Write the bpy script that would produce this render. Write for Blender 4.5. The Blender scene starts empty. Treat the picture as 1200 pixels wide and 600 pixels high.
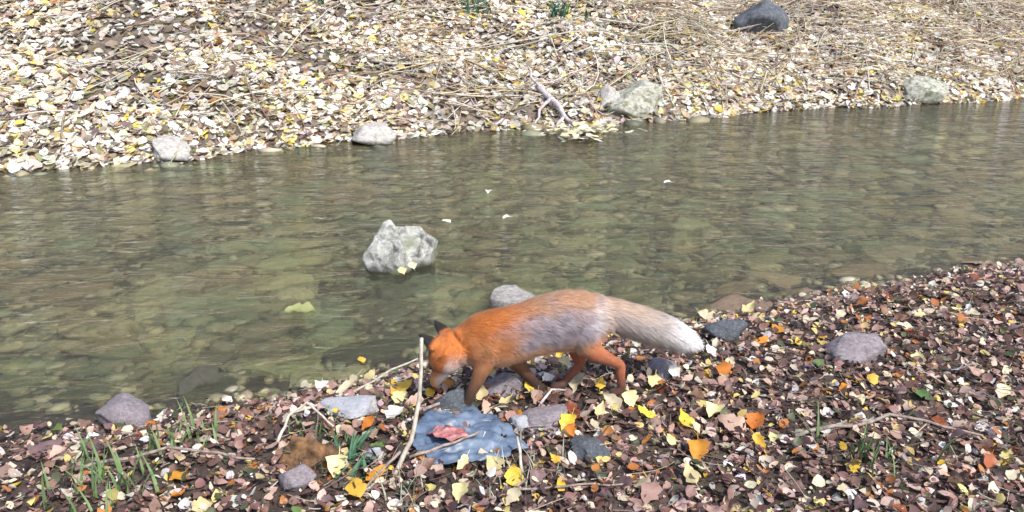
import bpy, bmesh, math, random
import numpy as np
from mathutils import Vector, Matrix, noise as mnoise

random.seed(7)
rng = np.random.default_rng(11)
R = math.radians
scene = bpy.context.scene
col = scene.collection

# ---------------------------------------------------------------- camera
CAM_H, PITCH, FPX = 1.58, R(19.0), 960.0          # focal length in pixels of a 1200 px wide frame
cd = bpy.data.cameras.new('camera')
cam = bpy.data.objects.new('camera', cd); col.objects.link(cam)
cd.sensor_width = 36.0; cd.lens = 36.0 * FPX / 1200.0
cd.clip_start = 0.05; cd.clip_end = 500
cam.location = (0, 0, CAM_H); cam.rotation_euler = (math.pi/2 - PITCH, 0, 0)
scene.camera = cam

# ---------------------------------------------------------------- sky, sun, exposure
SUN_EL, SUN_AZ = R(50), R(140)                     # sun behind the camera, a little to the right
world = bpy.data.worlds.new('World'); scene.world = world
world.use_nodes = True
wn = world.node_tree.nodes; wl = world.node_tree.links
for n in list(wn): wn.remove(n)
wo = wn.new('ShaderNodeOutputWorld'); wb = wn.new('ShaderNodeBackground'); ws = wn.new('ShaderNodeTexSky')
ws.sky_type = 'NISHITA'; ws.sun_disc = False
ws.sun_elevation = SUN_EL; ws.sun_rotation = SUN_AZ
ws.air_density = 1.0; ws.dust_density = 2.5; ws.ozone_density = 1.0
wb.inputs['Strength'].default_value = 0.15
wl.new(ws.outputs[0], wb.inputs['Color']); wl.new(wb.outputs[0], wo.inputs['Surface'])
sl = bpy.data.lights.new('sun', 'SUN'); sl.energy = 3.3; sl.angle = R(4); sl.color = (1.0, 0.95, 0.87)
sun = bpy.data.objects.new('sun', sl); col.objects.link(sun)
sd = Vector((math.sin(SUN_AZ)*math.cos(SUN_EL), math.cos(SUN_AZ)*math.cos(SUN_EL), math.sin(SUN_EL)))
sun.rotation_euler = sd.to_track_quat('Z', 'Y').to_euler(); sun.location = (3, -6, 9)
scene.view_settings.view_transform = 'Standard'; scene.view_settings.look = 'None'
scene.view_settings.gamma = 1.0; scene.view_settings.use_curve_mapping = False
scene.view_settings.exposure = 0.66
scene.render.engine = 'CYCLES'
scene.cycles.use_denoising = True
scene.cycles.max_bounces = 8; scene.cycles.transparent_max_bounces = 12
scene.cycles.sample_clamp_indirect = 6.0

# ---------------------------------------------------------------- noise and terrain
WATER_Z = -0.12
def _hash(ix, iy, s):
    n = (ix * 374761393 + iy * 668265263 + s * 974634777) & 0xffffffff
    n = ((n ^ (n >> 13)) * 1274126177) & 0xffffffff
    return ((n ^ (n >> 16)) & 0xffff) / 65535.0
def vnoise(x, y, s=0):
    x = np.asarray(x, float); y = np.asarray(y, float)
    ix = np.floor(x).astype(np.int64); iy = np.floor(y).astype(np.int64)
    fx = x - ix; fy = y - iy
    fx = fx*fx*(3-2*fx); fy = fy*fy*(3-2*fy)
    a = _hash(ix, iy, s); b = _hash(ix+1, iy, s); c = _hash(ix, iy+1, s); d = _hash(ix+1, iy+1, s)
    return (a*(1-fx)+b*fx)*(1-fy) + (c*(1-fx)+d*fx)*fy - 0.5
def sstep(a, b, t):
    t = np.clip((np.asarray(t, float)-a)/(b-a), 0, 1); return t*t*(3-2*t)
def near_y(x):
    x = np.asarray(x, float)
    xx = np.clip(x, -1.6, 3.0)
    return 3.47 + 0.43*xx + 0.16*vnoise(x*1.3, 0*x, 3) + 0.06*vnoise(x*5, 0*x, 4) + 0.12*np.clip(x-3, 0, 60) + 0.10*np.clip(x+1.6, -60, 0)
def far_y(x):
    x = np.asarray(x, float)
    return 9.22 + 0.40*np.clip(x, -7, 9) + 0.5*vnoise(x*0.55, 0*x, 5) + 0.22*vnoise(x*2.3, 0*x, 6)
def H(x, y):
    x = np.asarray(x, float); y = np.asarray(y, float)
    n = near_y(x); f = far_y(x)
    dn = n - y                       # >0 on the near bank
    df = y - f                       # >0 on the far bank
    near = WATER_Z + 0.14*sstep(-0.02, 0.55, dn) + 0.03*vnoise(x*1.7, y*1.7, 8)*sstep(0.5, 1.2, dn) + 0.012*vnoise(x*7, y*7, 9)*sstep(0.1, 0.5, dn)
    far = WATER_Z + 0.10*sstep(-0.02, 0.35, df) + 0.40*np.clip(df, 0, 100) + 0.18*vnoise(x*0.9, y*0.9, 12)*sstep(0.2, 1.2, df) + 0.06*vnoise(x*3.1, y*3.1, 13)*sstep(0.1, 0.6, df)
    far = far + 0.15*np.clip(df-4, 0, 100)
    depth = 0.19*sstep(0.0, 1.0, -dn)*sstep(0.0, 1.3, -df)
    bed = WATER_Z - 0.01 - depth + 0.05*vnoise(x*1.1, y*1.1, 15)*sstep(0, .6, -dn)*sstep(0, .6, -df) + 0.02*vnoise(x*6, y*6, 16)*sstep(0, .4, -dn)*sstep(0, .4, -df)
    return np.where(dn > 0, near, np.where(df > 0, far, bed))
def h(x, y): return float(H(x, y))

# camera ray helpers: a pixel of the 1200x600 photograph to a place in the world
cp, sp = math.cos(PITCH), math.sin(PITCH)
def ray(u, v):
    a = (u-600)/FPX; b = (300-v)/FPX
    return Vector((a, cp + b*sp, -sp + b*cp))
def at_y(u, v, y):
    d = ray(u, v); t = y/d.y
    return Vector((d.x*t, y, CAM_H + d.z*t))
def at_z(u, v, z):
    d = ray(u, v); t = (z-CAM_H)/d.z
    return Vector((d.x*t, d.y*t, z))
_T = np.concatenate([np.arange(1.5, 6, .006), np.arange(6, 40, .02)])
def ground_at(u, v):
    d = ray(u, v)
    z = CAM_H + d.z*_T; g = H(d.x*_T, d.y*_T)
    k = int(np.argmax(z <= g)); t = _T[k]
    return Vector((d.x*t, d.y*t, float(g[k])))
def scale_at(p):           # pixels per metre there
    return FPX/(p.y*cp + (CAM_H-p.z)*sp)

# ---------------------------------------------------------------- helpers
def tag(o, label=None, cat=None, group=None, kind=None):
    if label: o['label'] = label
    if cat: o['category'] = cat
    if group: o['group'] = group
    if kind: o['kind'] = kind
    return o
def link(name, me, mat=None, parent=None, loc=None):
    o = bpy.data.objects.new(name, me); col.objects.link(o)
    if mat and me is not None and not me.materials: me.materials.append(mat)
    if parent: o.parent = parent
    if loc is not None: o.location = loc
    return o
def empty(name, loc=(0, 0, 0)):
    o = bpy.data.objects.new(name, None); col.objects.link(o); o.location = loc; o.empty_display_size = 0.05
    return o
def np_mesh(name, verts, faces, colors=None, smooth=False):
    verts = np.ascontiguousarray(verts, np.float32); faces = np.ascontiguousarray(faces, np.int32)
    k = faces.shape[1]
    me = bpy.data.meshes.new(name)
    me.vertices.add(len(verts)); me.vertices.foreach_set('co', verts.ravel())
    me.loops.add(faces.size); me.loops.foreach_set('vertex_index', faces.ravel())
    me.polygons.add(len(faces)); me.polygons.foreach_set('loop_start', np.arange(0, faces.size, k, dtype=np.int32))
    me.update(calc_edges=True)
    if smooth: me.polygons.foreach_set('use_smooth', np.ones(len(faces), bool))
    if colors is not None:
        ca = me.attributes.new('tint', 'FLOAT_COLOR', 'POINT')
        c = np.ones((len(verts), 4), np.float32); c[:, :3] = colors
        ca.data.foreach_set('color', c.ravel())
    me.validate(); return me
def grid_mesh(name, X, Y, Z):
    ny, nx = X.shape
    v = np.stack([X, Y, Z], -1).reshape(-1, 3)
    i = np.arange(ny*nx).reshape(ny, nx)
    f = np.stack([i[:-1, :-1], i[:-1, 1:], i[1:, 1:], i[1:, :-1]], -1).reshape(-1, 4)
    return np_mesh(name, v, f, smooth=True)

# ---------------------------------------------------------------- materials
def new_mat(name):
    m = bpy.data.materials.new(name); m.use_nodes = True
    nt = m.node_tree
    return m, nt.nodes, nt.links, nt.nodes['Principled BSDF']
def ramp(nodes, stops, interp='LINEAR'):
    r = nodes.new('ShaderNodeValToRGB'); cr = r.color_ramp; cr.interpolation = interp
    while len(cr.elements) < len(stops): cr.elements.new(0.5)
    for e, (p, c) in zip(cr.elements, stops): e.position = p; e.color = (*c, 1)
    return r
def noise_node(N, L, scale, detail=4, rough=0.6, vec=None, dist=0):
    n = N.new('ShaderNodeTexNoise'); n.inputs['Scale'].default_value = scale
    n.inputs['Detail'].default_value = detail; n.inputs['Roughness'].default_value = rough
    n.inputs['Distortion'].default_value = dist
    if vec: L.new(vec, n.inputs['Vector'])
    return n
def mix_rgb(N, L, fac, a, b, mode='MIX'):
    m = N.new('ShaderNodeMix'); m.data_type = 'RGBA'; m.blend_type = mode
    for sock, val in ((m.inputs['Factor'], fac), (m.inputs['A'], a), (m.inputs['B'], b)):
        pass
    fa, ca, cb = m.inputs[0], m.inputs[6], m.inputs[7]
    for s, val in ((fa, fac), (ca, a), (cb, b)):
        if isinstance(val, bpy.types.NodeSocket): L.new(val, s)
        elif isinstance(val, (int, float)): s.default_value = val
        else: s.default_value = (*val, 1)
    return m.outputs[2]

def soil_material(name, stops, scale):
    m, N, L, P = new_mat(name)
    tc = N.new('ShaderNodeTexCoord')
    n = noise_node(N, L, scale, 8, 0.7, tc.outputs['Object'])
    r = ramp(N, stops); L.new(n.outputs[0], r.inputs[0]); L.new(r.outputs[0], P.inputs['Base Color'])
    P.inputs['Roughness'].default_value = 0.9
    b = N.new('ShaderNodeBump'); b.inputs['Strength'].default_value = 0.8; b.inputs['Distance'].default_value = 0.02
    n2 = noise_node(N, L, scale*4, 6, 0.7, tc.outputs['Object'])
    L.new(n2.outputs[0], b.inputs['Height']); L.new(b.outputs[0], P.inputs['Normal'])
    return m
M_SOIL = soil_material('dark_soil', [(0.3, (.020, .014, .012)), (0.5, (.055, .040, .032)), (0.7, (.11, .085, .065))], 9)
M_FARSOIL = soil_material('dry_soil', [(0.3, (.04, .032, .028)), (0.5, (.12, .095, .075)), (0.7, (.24, .20, .16))], 7)
M_BED = soil_material('bed_gravel', [(0.3, (.025, .022, .014)), (0.5, (.07, .064, .04)), (0.7, (.17, .15, .10))], 5)

def leaf_material(name, base=None, vary=0.25, translucent=0.25):
    """tinted by a per-leaf colour attribute, or by a base colour that varies with the object"""
    m, N, L, P = new_mat(name)
    out = [n for n in N if n.type == 'OUTPUT_MATERIAL'][0]
    tc = N.new('ShaderNodeTexCoord')
    if base is None:
        at = N.new('ShaderNodeAttribute'); at.attribute_name = 'tint'; c = at.outputs['Color']
        n = noise_node(N, L, 90, 3, 0.6, tc.outputs['Object'])
    else:
        oi = N.new('ShaderNodeObjectInfo')
        hs = N.new('ShaderNodeHueSaturation'); hs.inputs['Color'].default_value = (*base, 1)
        mr = N.new('ShaderNodeMapRange'); mr.inputs['To Min'].default_value = 1-vary; mr.inputs['To Max'].default_value = 1+vary
        L.new(oi.outputs['Random'], mr.inputs['Value']); L.new(mr.outputs[0], hs.inputs['Value'])
        mr2 = N.new('ShaderNodeMapRange'); mr2.inputs['To Min'].default_value = 0.485; mr2.inputs['To Max'].default_value = 0.515
        mm = N.new('ShaderNodeMath'); mm.operation = 'FRACT'; mm2 = N.new('ShaderNodeMath'); mm2.operation = 'MULTIPLY'; mm2.inputs[1].default_value = 7.3
        L.new(oi.outputs['Random'], mm2.inputs[0]); L.new(mm2.outputs[0], mm.inputs[0]); L.new(mm.outputs[0], mr2.inputs['Value']); L.new(mr2.outputs[0], hs.inputs['Hue'])
        c = hs.outputs[0]
        n = noise_node(N, L, 5, 4, 0.65, tc.outputs['Object'])
    r = ramp(N, [(0.25, (.66, .60, .54)), (0.45, (.92, .90, .88)), (0.6, (1, 1, 1)), (0.8, (.78, .72, .64))])
    L.new(n.outputs[0], r.inputs[0])
    cc = mix_rgb(N, L, 0.8, c, r.outputs[0], 'MULTIPLY')
    L.new(cc, P.inputs['Base Color'])
    P.inputs['Roughness'].default_value = 0.5; P.inputs['Specular IOR Level'].default_value = 0.35
    tr = N.new('ShaderNodeBsdfTranslucent'); L.new(cc, tr.inputs['Color'])
    ms = N.new('ShaderNodeMixShader'); ms.inputs[0].default_value = translucent
    L.new(P.outputs[0], ms.inputs[1]); L.new(tr.outputs[0], ms.inputs[2]); L.new(ms.outputs[0], out.inputs['Surface'])
    return m
M_LEAF = leaf_material('leaf_litter')
M_L = {
 'cream': leaf_material('cream_leaf', (.66, .60, .42)),
 'white': leaf_material('white_leaf', (.80, .80, .76), .1),
 'pale': leaf_material('pale_yellow_leaf', (.70, .62, .33)),
 'yellow': leaf_material('yellow_leaf', (.74, .52, .07), .15),
 'orange': leaf_material('orange_leaf', (.62, .25, .04), .2),
 'rust': leaf_material('rust_leaf', (.30, .10, .04), .35),
 'brown': leaf_material('brown_leaf', (.20, .12, .085), .4),
 'plum': leaf_material('plum_brown_leaf', (.17, .11, .12), .4),
 'pink': leaf_material('pinkish_tan_leaf', (.50, .34, .28), .3),
 'olive': leaf_material('olive_leaf', (.34, .36, .16), .2),
 'green': leaf_material('green_leaf', (.13, .22, .07), .3),
}

def rock_material(name, stops, moss=None, scale=6, bump=0.6, rough=0.8, random_tint=0.0, wet=None):
    m, N, L, P = new_mat(name)
    tc = N.new('ShaderNodeTexCoord')
    vec = tc.outputs['Object']
    n = noise_node(N, L, scale, 8, 0.68, vec, 0.6)
    r = ramp(N, stops); L.new(n.outputs[0], r.inputs[0]); c = r.outputs[0]
    vo = N.new('ShaderNodeTexVoronoi'); vo.feature = 'DISTANCE_TO_EDGE'; vo.inputs['Scale'].default_value = scale*1.2
    nd = noise_node(N, L, scale*1.5, 3, 0.6, vec)
    va = N.new('ShaderNodeVectorMath'); va.operation = 'ADD'; L.new(vec, va.inputs[0]); 
    vs = N.new('ShaderNodeVectorMath'); vs.operation = 'SCALE'; vs.inputs['Scale'].default_value = 0.25
    L.new(nd.outputs['Color'], vs.inputs[0]); L.new(vs.outputs[0], va.inputs[1]); L.new(va.outputs[0], vo.inputs['Vector'])
    rc = ramp(N, [(0.0, (.35, .33, .32)), (0.035, (1, 1, 1))]); L.new(vo.outputs['Distance'], rc.inputs[0])
    c = mix_rgb(N, L, 0.55, c, rc.outputs[0], 'MULTIPLY')
    if random_tint:
        oi = N.new('ShaderNodeObjectInfo')
        c = mix_rgb(N, L, 1.0, c, oi.outputs['Color'], 'MULTIPLY')
    if wet is not None:
        geo = N.new('ShaderNodeNewGeometry'); sx = N.new('ShaderNodeSeparateXYZ'); L.new(geo.outputs['Position'], sx.inputs[0])
        nw = noise_node(N, L, 9, 3, 0.6, vec); am = N.new('ShaderNodeMath'); am.operation = 'MULTIPLY_ADD'; am.inputs[1].default_value = -.06
        L.new(nw.outputs[0], am.inputs[0]); L.new(sx.outputs['Z'], am.inputs[2])
        mw = N.new('ShaderNodeMapRange'); mw.inputs['From Min'].default_value = WATER_Z-.03; mw.inputs['From Max'].default_value = WATER_Z+.03
        mw.inputs['To Min'].default_value = 1; mw.inputs['To Max'].default_value = 0; L.new(am.outputs[0], mw.inputs['Value'])
        c = mix_rgb(N, L, mw.outputs[0], c, wet)
    if moss:
        n3 = noise_node(N, L, 5, 5, 0.6, vec); rm = ramp(N, [(0.5, (0, 0, 0)), (0.62, (1, 1, 1))]); L.new(n3.outputs[0], rm.inputs[0])
        c = mix_rgb(N, L, rm.outputs[0], c, moss)
    L.new(c, P.inputs['Base Color'])
    P.inputs['Roughness'].default_value = rough
    b = N.new('ShaderNodeBump'); b.inputs['Strength'].default_value = bump; b.inputs['Distance'].default_value = 0.015
    n2 = noise_node(N, L, scale*4, 8, 0.7, vec); L.new(n2.outputs[0], b.inputs['Height']); L.new(b.outputs[0], P.inputs['Normal'])
    return m
M_BOULDER = rock_material('pale_boulder', [(0.36, (.07, .07, .068)), (0.46, (.26, .265, .25)), (0.56, (.47, .48, .45)), (0.72, (.62, .63, .58))], moss=(.20, .22, .16), scale=11, bump=1.0, wet=(.035, .035, .03))
M_PALE_ROCK = rock_material('pale_rock', [(0.3, (.20, .19, .18)), (0.5, (.46, .44, .42)), (0.7, (.64, .62, .59))], bump=1.0, wet=(.05, .045, .04))
M_MOSSY = rock_material('mossy_rock', [(0.3, (.16, .16, .13)), (0.5, (.38, .38, .33)), (0.7, (.60, .60, .54))], moss=(.15, .17, .10), bump=1.0, wet=(.04, .04, .03))
M_GREY = rock_material('grey_violet_stone', [(0.3, (.13, .115, .13)), (0.5, (.24, .21, .235)), (0.7, (.36, .33, .35))], scale=8)
M_SLATE = rock_material('slate_stone', [(0.3, (.26, .27, .31)), (0.5, (.40, .41, .46)), (0.7, (.52, .53, .57))], scale=9)
M_DARK = rock_material('dark_blue_stone', [(0.3, (.035, .042, .052)), (0.5, (.075, .088, .108)), (0.7, (.18, .19, .21))], scale=9)
M_BEDSTONE = rock_material('stream_stone', [(0.3, (.45, .45, .42)), (0.5, (.8, .8, .76)), (0.7, (1, 1, 1))], scale=7, random_tint=1.0, rough=0.6)

def plain_mat(name, c1, c2, scale=20, rough=0.7, stretch=None, spec=0.4, bump=0.3):
    m, N, L, P = new_mat(name)
    tc = N.new('ShaderNodeTexCoord'); vec = tc.outputs['Object']
    if stretch:
        mp = N.new('ShaderNodeMapping'); mp.inputs['Scale'].default_value = stretch; L.new(vec, mp.inputs['Vector']); vec = mp.outputs[0]
    n = noise_node(N, L, scale, 5, 0.65, vec)
    r = ramp(N, [(0.35, c1), (0.65, c2)]); L.new(n.outputs[0], r.inputs[0]); L.new(r.outputs[0], P.inputs['Base Color'])
    P.inputs['Roughness'].default_value = rough; P.inputs['Specular IOR Level'].default_value = spec
    b = N.new('ShaderNodeBump'); b.inputs['Strength'].default_value = bump; b.inputs['Distance'].default_value = 0.004
    L.new(n.outputs[0], b.inputs['Height']); L.new(b.outputs[0], P.inputs['Normal'])
    return m
M_STALK = plain_mat('dry_stalk', (.30, .27, .22), (.58, .54, .46), 30)
M_TWIG = plain_mat('twig_bark', (.13, .10, .09), (.34, .28, .24), 40)
M_DRIFT = plain_mat('driftwood', (.24, .21, .23), (.58, .54, .55), 25)
M_BARK = plain_mat('rotten_bark', (.05, .032, .02), (.24, .125, .055), 26, rough=.9, bump=1.0)
M_GRASS = plain_mat('grass_blade', (.07, .13, .05), (.17, .25, .10), 8)
M_GREYGRASS = plain_mat('greyish_grass_blade', (.20, .22, .17), (.38, .40, .32), 8)
M_FERN = plain_mat('dark_green_leaf', (.02, .07, .04), (.06, .15, .08), 12)
M_PLASTIC = plain_mat('blue_plastic', (.05, .08, .14), (.14, .19, .27), 14, rough=0.45, spec=0.5)
M_RED = plain_mat('red_plastic', (.16, .035, .05), (.50, .22, .20), 24, rough=0.45, spec=0.5)

# ---------------------------------------------------------------- the setting
def axis(lo, hi, flo, fhi, fine, coarse):
    a = list(np.arange(flo, fhi+1e-6, fine))
    s = fine; x = flo
    while x > lo: s = min(s*1.25, coarse); x -= s; a.insert(0, x)
    s = fine; x = fhi
    while x < hi: s = min(s*1.25, coarse); x += s; a.append(x)
    return np.array(a)
xs = axis(-30, 34, -3.2, 3.6, 0.045, 2.0)
ds = axis(-0.3, 9, -0.3, 2.2, 0.04, 1.0); ds = ds[ds >= -0.3]
X, D = np.meshgrid(xs, ds[::-1]); Y = near_y(X) - D
near_bank = link('near_bank', grid_mesh('near_bank', X, Y, H(X, Y)), M_SOIL); tag(near_bank, kind='structure')
xb = axis(-30, 34, -6, 8, 0.07, 2.0)
ts = np.linspace(0, 1, 90)
X, T = np.meshgrid(xb, ts); Y0 = near_y(X)+0.3; Y1 = far_y(X)-0.3; Y = Y0 + (Y1-Y0)*T
stream_bed = link('stream_bed', grid_mesh('stream_bed', X, Y, H(X, Y)), M_BED); tag(stream_bed, kind='structure')
df = axis(-0.3, 26, -0.3, 3.6, 0.07, 1.2); df = df[df >= -0.3]
X, D = np.meshgrid(xb, df); Y = far_y(X) + D
far_bank = link('far_bank', grid_mesh('far_bank', X, Y, H(X, Y)), M_FARSOIL); tag(far_bank, kind='structure')

# water sheet with small standing ripples
def water_material():
    m, N, L, P = new_mat('stream_water'); N.remove(P)
    out = [n for n in N if n.type == 'OUTPUT_MATERIAL'][0]
    tc = N.new('ShaderNodeTexCoord')
    mp = N.new('ShaderNodeMapping'); mp.inputs['Rotation'].default_value = (0, 0, R(-12)); mp.inputs['Scale'].default_value = (0.45, 1.0, 1)
    L.new(tc.outputs['Object'], mp.inputs['Vector'])
    n1 = noise_node(N, L, 5.0, 3, 0.5, mp.outputs[0], 1.0)
    n2 = noise_node(N, L, 17, 3, 0.55, mp.outputs[0], 0.8)
    ad = N.new('ShaderNodeMath'); ad.operation = 'MULTIPLY_ADD'; ad.inputs[1].default_value = 0.30
    L.new(n2.outputs[0], ad.inputs[0]); L.new(n1.outputs[0], ad.inputs[2])
    b = N.new('ShaderNodeBump'); b.inputs['Strength'].default_value = 1.0; b.inputs['Distance'].default_value = 0.035
    b2 = N.new('ShaderNodeBump'); b2.inputs['Strength'].default_value = 1.0; b2.inputs['Distance'].default_value = 0.013; L.new(ad.outputs[0], b2.inputs['Height'])
    L.new(ad.outputs[0], b.inputs['Height'])
    gl = N.new('ShaderNodeBsdfGlossy'); gl.inputs['Roughness'].default_value = 0.05
    L.new(b.outputs[0], gl.inputs['Normal'])
    tr = N.new('ShaderNodeBsdfTransparent'); tr.inputs['Color'].default_value = (.93, .97, .86, 1)
    rf = N.new('ShaderNodeBsdfRefraction'); rf.inputs['IOR'].default_value = 1.33; rf.inputs['Roughness'].default_value = 0.0
    rf.inputs['Color'].default_value = (.93, .97, .86, 1); L.new(b2.outputs[0], rf.inputs['Normal'])
    df_ = N.new('ShaderNodeBsdfDiffuse'); df_.inputs['Color'].default_value = (.26, .25, .16, 1)       # silt hanging in the water
    m1 = N.new('ShaderNodeMixShader'); m1.inputs[0].default_value = .6; L.new(tr.outputs[0], m1.inputs[1]); L.new(rf.outputs[0], m1.inputs[2])
    m2 = N.new('ShaderNodeMixShader'); m2.inputs[0].default_value = .05; L.new(m1.outputs[0], m2.inputs[1]); L.new(df_.outputs[0], m2.inputs[2])
    fr = N.new('ShaderNodeFresnel'); fr.inputs['IOR'].default_value = 1.33; L.new(b.outputs[0], fr.inputs['Normal'])
    ms = N.new('ShaderNodeMixShader'); L.new(fr.outputs[0], ms.inputs[0]); L.new(m2.outputs[0], ms.inputs[1]); L.new(gl.outputs[0], ms.inputs[2])
    L.new(ms.outputs[0], out.inputs['Surface'])
    return m
M_WATER = water_material()
xw = axis(-30, 34, -6, 8, 0.1, 2.0); tw = np.linspace(0, 1, 80)
X, T = np.meshgrid(xw, tw); Y0 = near_y(X)-0.12; Y1 = far_y(X)+0.10; Y = Y0 + (Y1-Y0)*T
Z = WATER_Z + 0.0*X + 0.004*vnoise(X*2.2-Y*.8, Y*5, 21)
water = link('water', grid_mesh('water', X, Y, Z), M_WATER); tag(water, kind='structure')

# ---------------------------------------------------------------- rocks
def lump_mesh(name, seed, sub=3, amp=0.22, freq=1.3, flat=0.35, facet=0.0):
    bm = bmesh.new(); bmesh.ops.create_icosphere(bm, subdivisions=sub, radius=1)
    off = Vector((seed*3.17, seed*1.31, seed*7.7))
    rs = random.Random(seed)
    planes = [(Vector((rs.gauss(0, 1), rs.gauss(0, 1), rs.gauss(0, .8))).normalized(), rs.uniform(.5, .8)) for _ in range(12)]
    for v in bm.verts:
        p = v.co.copy()
        if facet:
            for n, d in planes:
                k = p.dot(n)
                if k > d: p -= n*(k-d)*facet
        p *= 1 + amp*mnoise.noise(v.co*freq+off) + amp*.35*mnoise.noise(v.co*freq*3+off)
        p.z *= flat
        v.co = p
    for f in bm.faces: f.smooth = True
    me = bpy.data.meshes.new(name); bm.to_mesh(me); bm.free()
    return me
# stones of the stream bed, each a piece of the bed
bed_meshes = [lump_mesh('stone', 20+i, 3, .42, 1.5, .34, 1.0) for i in range(12)]
for me in bed_meshes: me.materials.append(M_BEDSTONE)
NC = 6000
cy = 3.1 + (rng.random(NC)**1.35)*7.0; cx = (rng.random(NC)-.5)*1.35*cy
cn, cf = near_y(cx), far_y(cx); cs = 0.045 + 0.20*rng.random(NC)**2.4
ok = (cy > cn+.02) & (cy < cf-.1); cx, cy, cn, cs = cx[ok], cy[ok], cn[ok], cs[ok]
od = np.argsort(-cs/(cy+.6)); cx, cy, cn, cs = cx[od], cy[od], cn[od], cs[od]; ch = H(cx, cy)
placed = np.zeros((0, 3)); n_st = 0; small_stones = []
for x, y, nb_, s, gz in zip(cx, cy, cn, cs, ch):
    if len(placed) and ((placed[:, 0]-x)**2 + (placed[:, 1]-y)**2 < (0.70*(s+placed[:, 2]))**2).any(): continue
    placed = np.vstack([placed, (x, y, s)])
    if n_st < 300:
        o = link('stone', bed_meshes[n_st % 12], None, stream_bed)
        hz = max(.25, min(1.0, (WATER_Z-gz-.02)/(s*.34+.001)))
        o.location = (x, y, gz-0.03*s)
        o.scale = (s*random.uniform(1.05, 1.7), s*random.uniform(.75, 1.1), s*hz*.8)
        o.rotation_euler = (random.uniform(-.2, .2), random.uniform(-.2, .2), random.gauss(.25, .7))
        rb = float(sstep(.9, .1, y - nb_)*sstep(.2, 1.2, x))
        base = random.choice([(.27, .26, .15), (.20, .22, .125), (.31, .26, .165), (.18, .21, .145), (.27, .20, .13), (.38, .35, .23), (.22, .26, .17), (.12, .115, .08), (.16, .145, .10)])
        red = (.27, .19, .135)
        c = [base[i]*(1-rb)+red[i]*rb for i in range(3)]
        k = random.uniform(.75, 1.45)
        o.color = (c[0]*k, c[1]*k, c[2]*k, 1)
        n_st += 1
    else:
        small_stones.append((x, y, s))
# gravel: the small rest, one mass
bm = bmesh.new(); bmesh.ops.create_icosphere(bm, subdivisions=1, radius=1)
tv = np.array([v.co[:] for v in bm.verts]); tf = np.array([[v.index for v in f.verts] for f in bm.faces]); bm.free()
V = []; F = []; C = []; base_i = 0
extra = list(small_stones)
ey = 3.0 + rng.random(9000)*7.5; ex = (rng.random(9000)-.5)*1.35*ey
ok = (ey > near_y(ex)-.03) & (ey < far_y(ex)+.05)
extra += list(zip(ex[ok], ey[ok], 0.012+0.035*rng.random(ok.sum())**2))
eh = H(np.array([e[0] for e in extra]), np.array([e[1] for e in extra]))
for (x, y, s), gz in zip(extra, eh):
    q = tv*np.array([s*rng.uniform(.9, 1.4), s*rng.uniform(.7, 1), s*rng.uniform(.35, .6)])*(1+.18*rng.standard_normal((len(tv), 1)))
    a = rng.random()*6.28; ca, sa = math.cos(a), math.sin(a)
    q = np.stack([q[:, 0]*ca-q[:, 1]*sa, q[:, 0]*sa+q[:, 1]*ca, q[:, 2]], -1) + np.array([x, y, gz+s*.08])
    V.append(q); F.append(tf+base_i); base_i += len(tv)
    k = rng.uniform(.6, 1.5); cc = np.array([(.20, .18, .11), (.14, .15, .10), (.26, .22, .14), (.30, .27, .20)][rng.integers(4)])*k
    C.append(np.repeat(cc[None], len(tv), 0))
m, N, L, P = new_mat('gravel_stone'); at_ = N.new('ShaderNodeAttribute'); at_.attribute_name = 'tint'; L.new(at_.outputs['Color'], P.inputs['Base Color']); P.inputs['Roughness'].default_value = .6
gravel = link('gravel', np_mesh('gravel', np.concatenate(V), np.concatenate(F), np.concatenate(C), True), m, stream_bed); tag(gravel, 'small gravel between the larger stones of the stream bed', kind='stuff')

# hull-built boulders
def hull_rock(name, pts, mat, loc, seed=1, vox=0.02, amp=0.02, freq=9, rotz=0):
    """convex lumps (lists of points) merged into one stone with a rough broken surface"""
    bm = bmesh.new()
    for group in pts:
        vs = [bm.verts.new(p) for p in group]
        bmesh.ops.convex_hull(bm, input=vs)
    me = bpy.data.meshes.new(name); bm.to_mesh(me); bm.free()
    o = bpy.data.objects.new(name, me); col.objects.link(o)
    md = o.modifiers.new('r', 'REMESH'); md.mode = 'VOXEL'; md.voxel_size = vox
    sm = o.modifiers.new('s', 'SMOOTH'); sm.iterations = 1; sm.factor = .35
    dg = bpy.context.evaluated_depsgraph_get(); dg.update()
    me2 = bpy.data.meshes.new_from_object(o.evaluated_get(dg)); me2.name = name
    o.modifiers.clear(); o.data = me2; bpy.data.meshes.remove(me)
    off = Vector((seed*5.1, seed*2.3, seed))
    me2.calc_loop_triangles()
    ns = [v.normal.copy() for v in me2.vertices]
    for v, n in zip(me2.vertices, ns):
        p = v.co
        d = amp*(mnoise.noise(p*freq+off)+.6*abs(mnoise.noise(p*freq*2.3+off))-.5*abs(mnoise.noise(p*freq*.9-off)))
        v.co = p + n*d
    for p in me2.polygons: p.use_smooth = True
    me2.materials.clear(); me2.materials.append(mat)
    o.location = loc; o.rotation_euler[2] = rotz
    return o
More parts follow.
